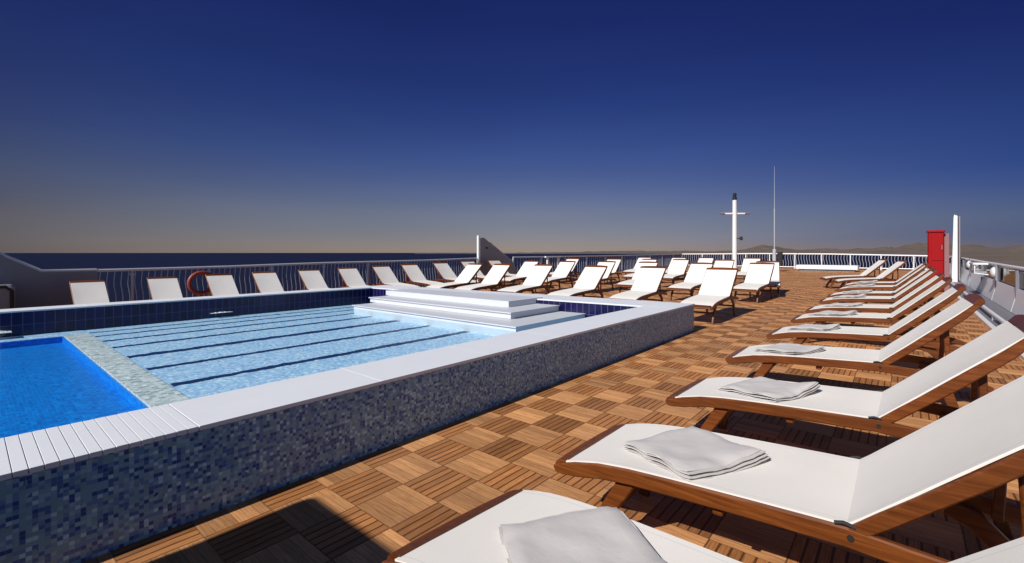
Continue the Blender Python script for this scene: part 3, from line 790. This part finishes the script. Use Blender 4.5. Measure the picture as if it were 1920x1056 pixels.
q = MB(); q.cbox(ax+.16,ax+.42,ay-.1,ay+.16,az+.35,1.45,.03); put_on(root, q.build('tuner_box', M['black']))
pz = sheer(33.4)
root = empty('deck_platform', (-3.4,33.4,pz), label='long low white platform on the deck before the bow railing', cat='platform')
q = MB(); q.cbox(-4.95,-1.9,32.9,34.2,pz+.12,pz+.36,.03); put_on(root, q.build('platform_top', M['white']))
q = MB(); q.cbox(-4.8,-2.05,33.0,34.1,pz-.01,pz+.119,.01); put_on(root, q.build('platform_base', M['grey']))
gy = 18.6
root = empty('gate_frame', (RX+.12,gy,sheer(gy)), label='small white frame standing at the left railing beyond the windbreak', cat='frame')
q = MB()
for yy in (18.2,19.1): q.cbox(RX+.09,RX+.17,yy-.06,yy+.06,sheer(gy),1.16,.01)
put_on(root, q.build('upright', M['white']))
q = MB(); q.cbox(RX+.08,RX+.18,18.0,19.3,1.161,1.23,.01); put_on(root, q.build('crossbar', M['white']))

# life ring on the left railing
lr = MB(); ry, rz_ = 3.76, .66
NR, NS = 28, 10; vs = []
for i in range(NR):
    a = 2*math.pi*i/NR
    for j in range(NS):
        b = 2*math.pi*j/NS; rr = .25+.05*math.cos(b)
        vs.append((RX+.09+.045*math.sin(b), ry+rr*math.cos(a), rz_+rr*math.sin(a)))
lr.add(vs, [(i*NS+j, ((i+1)%NR)*NS+j, ((i+1)%NR)*NS+(j+1)%NS, i*NS+(j+1)%NS) for i in range(NR) for j in range(NS)])
root = empty('life_ring', (RX+.09,ry,rz_), label='orange life ring hanging on the left railing', cat='life ring')
put_on(root, lr.build('ring', M['orange'], smooth=True))
# fixtures on the right bulwark
for i,(y_,zz,lab) in enumerate(((18.4,.86,'white domed bulkhead light on the right bulwark, nearer the camera'),(24.5,.95,'white domed bulkhead light on the right bulwark, nearer the red cabinet'))):
    root = empty('bulkhead_light', (BX-.1,y_,zz), label=lab, cat='light')
    q = MB(); rings = []
    for k_ in range(6):
        a = k_/5*math.pi/2; rings.append([(BX-.11-.09*math.sin(a), y_+.15*math.cos(a)*math.cos(2*math.pi*j/14), zz+.15*math.cos(a)*math.sin(2*math.pi*j/14)) for j in range(14)])
    rings[-1] = [(p_[0], y_+(p_[1]-y_)*1+.002*math.cos(2*math.pi*j/14), zz+.002*math.sin(2*math.pi*j/14)) for j,p_ in enumerate(rings[-1])]
    q.loft(rings); put_on(root, q.build('lamp_dome', M['white'], smooth=True))
    q = MB(); q.cbox(BX-.108,BX-.095,y_-.24,y_+.24,zz-.22,zz+.22,.002); put_on(root, q.build('back_plate', M['rail']))
root = empty('wall_rack', (1.85,20.2,.9), label='white metal rack with flat top on the right bulwark', cat='rack')
q = MB(); q.cbox(1.66,1.99,19.7,20.8,1.04,1.09,.01); put_on(root, q.build('rack_top', M['white']))
for yy in (19.76,20.74):
    q = MB(); q.tube([(1.70,yy,1.04),(1.70,yy,.78),(1.99,yy,.74)], .022, 8); put_on(root, q.build('bracket', M['white'], smooth=True))
q = MB(); q.cbox(1.72,1.97,19.80,20.70,.80,.83,.01); put_on(root, q.build('shelf', M['rail']))

# deckhouse behind the camera: it throws the big shadow on the near deck
root = empty('deckhouse', (-1.2,-3,0), label='low deckhouse behind the viewpoint casting its shadow on the deck', cat='deckhouse')
q = MB(); q.box(-2.83,.5,-4.2,-1.86,-.02,2.30); put_on(root, q.build('house_wall', M['house']))
q = MB(); q.cbox(-2.87,.55,-4.25,-1.80,2.302,2.40,.02); put_on(root, q.build('house_roof', M['white']))
q = MB(); q.box(-1.9,-1.05,-1.858,-1.83,.02,2.0); d_ = put_on(root, q.build('house_door', M['wood']))

# ------------------------------------------------------------------ light, sky, camera
sunv = Vector((-.12,-1.30,1.0)).normalized()
sd = bpy.data.lights.new('sun', 'SUN'); sd.energy = 4.6; sd.angle = R(.5); sd.color = (1.0,.95,.88)
so = bpy.data.objects.new('sun', sd); col.objects.link(so); so.rotation_euler = sunv.to_track_quat('Z','Y').to_euler(); so.location = (0,-20,30)
w = bpy.data.worlds.new('World'); scene.world = w; w.use_nodes = True
nt = w.node_tree; nt.nodes.clear()
out = nt.nodes.new('ShaderNodeOutputWorld'); bg = nt.nodes.new('ShaderNodeBackground'); nt.links.new(bg.outputs[0], out.inputs[0])
sky = nt.nodes.new('ShaderNodeTexSky'); sky.sky_type = 'NISHITA'; sky.sun_disc = False
sky.sun_elevation = math.asin(sunv.z); sky.sun_rotation = math.atan2(sunv.x, sunv.y)
sky.altitude = 2000; sky.air_density = 1.0; sky.dust_density = .6; sky.ozone_density = 2.0
SKY_TINT = True; SKY_OPEN = (.8,.85,1.0)
if SKY_TINT:
    TINT = {'L': [(0.0031, (0.2893, 0.2485, 0.3169)), (0.0574, (0.4042, 0.2871, 0.3139)), (0.1341, (0.3589, 0.3079, 0.4178)), (0.2084, (0.2473, 0.2475, 0.4641)), (0.3394, (0.1708, 0.1896, 0.4855))], 'R': [(0.0031, (0.2117, 0.1849, 0.2748)), (0.0264, (0.1603, 0.1707, 0.3407)), (0.0574, (0.2143, 0.2113, 0.3391)), (0.1341, (0.1238, 0.1732, 0.4272)), (0.2084, (0.1252, 0.1752, 0.4427)), (0.3394, (0.0958, 0.1174, 0.4037))], 'C': [(0.0104, (0.563, 0.446, 0.5014)), (0.0449, (0.5566, 0.456, 0.5268)), (0.085, (0.6012, 0.4842, 0.5546)), (0.1968, (0.348, 0.3842, 0.7064)), (0.3013, (0.2233, 0.2898, 0.6961)), (0.4719, (0.1787, 0.2124, 0.6643))]}
    def nd(t, **k):
        n_ = nt.nodes.new(t)
        for a_, v_ in k.items(): setattr(n_, a_, v_)
        return n_
    def mth(op, a_, b_=None, clamp=False):
        n_ = nd('ShaderNodeMath', operation=op, use_clamp=clamp)
        for i_, v_ in enumerate((a_, b_)):
            if v_ is None: continue
            if hasattr(v_, 'is_output'): nt.links.new(v_, n_.inputs[i_])
            else: n_.inputs[i_].default_value = v_
        return n_.outputs[0]
    def mixc(f, a_, b_, mode='MIX'):
        n_ = nd('ShaderNodeMix', data_type='RGBA', blend_type=mode)
        for i_, v_ in ((0,f),(6,a_),(7,b_)):
            if hasattr(v_, 'is_output'): nt.links.new(v_, n_.inputs[i_])
            else: n_.inputs[i_].default_value = v_
        return n_.outputs[2]
    tc = nd('ShaderNodeTexCoord')
    sp = nd('ShaderNodeSeparateXYZ'); nt.links.new(tc.outputs['Generated'], sp.inputs[0])
    def vramp(stops):
        cr = nd('ShaderNodeValToRGB'); nt.links.new(mth('MAXIMUM', sp.outputs[2], 0.0), cr.inputs[0]); els = cr.color_ramp.elements
        while len(els) < len(stops): els.new(.5)
        for e,(p_,c_) in zip(els, stops): e.position = p_; e.color = (*c_,1)
        return cr.outputs[0]
    def dotv(v_):
        n_ = nd('ShaderNodeVectorMath', operation='DOT_PRODUCT'); nt.links.new(tc.outputs['Generated'], n_.inputs[0]); n_.inputs[1].default_value = v_; return n_.outputs['Value']
    # compass direction across the anti-sun half of the sky: separate tint ramps towards west and east
    az = mth('MULTIPLY', dotv((math.cos(R(40.1)), math.sin(R(40.1)), 0)), 1.35)
    base = vramp(TINT['C'])
    c1 = mixc(mth('POWER', mth('MULTIPLY', az, -1.0, True), 5.0), base, vramp(TINT['L']))
    c2 = mixc(mth('POWER', mth('MULTIPLY', az, 1.0, True), 1.4), c1, vramp(TINT['R']))
    # away from the dark polarised band the sky is its usual brightness
    band = mth('DIVIDE', mth('SUBTRACT', dotv((-math.sin(R(40.1)), math.cos(R(40.1)), 0)), .05), .45, True)
    up = mth('DIVIDE', mth('SUBTRACT', sp.outputs[2], .50), .4, True)
    tint = mixc(band, (*SKY_OPEN, 1), c2)
    tint = mixc(mth('MULTIPLY', up, 1.0), tint, (.35,.45,.75,1))
    mp = nd('ShaderNodeMapping'); nt.links.new(tc.outputs['Generated'], mp.inputs[0]); mp.inputs['Scale'].default_value = (1.6, 1.6, 14)
    hz = nd('ShaderNodeTexNoise'); nt.links.new(mp.outputs[0], hz.inputs['Vector']); hz.inputs['Scale'].default_value = 1.5; hz.inputs['Detail'].default_value = 3
    hv = mth('ADD', mth('MULTIPLY', hz.outputs[0], .16), .92)
    vm = nd('ShaderNodeVectorMath', operation='SCALE'); nt.links.new(mixc(1.0, sky.outputs[0], tint, 'MULTIPLY'), vm.inputs[0]); nt.links.new(hv, vm.inputs['Scale'])
    nt.links.new(vm.outputs[0], bg.inputs[0])
else: nt.links.new(sky.outputs[0], bg.inputs[0])
bg.inputs[1].default_value = .06

cam = bpy.data.cameras.new('camera'); co = bpy.data.objects.new('camera', cam); col.objects.link(co)
co.location = (0,0,1.4); co.rotation_euler = (R(90), 0, R(40.097))
cam.sensor_width = 36; cam.lens = 867/1920*36; cam.shift_y = -54/1920; cam.clip_end = 120000; cam.clip_start = .05
scene.camera = co
vs_ = scene.view_settings
vs_.view_transform = 'Standard'; vs_.look = 'None'; vs_.exposure = 0.15; vs_.gamma = 1; vs_.use_curve_mapping = False
scene.cycles.max_bounces = 8; scene.cycles.transparent_max_bounces = 12
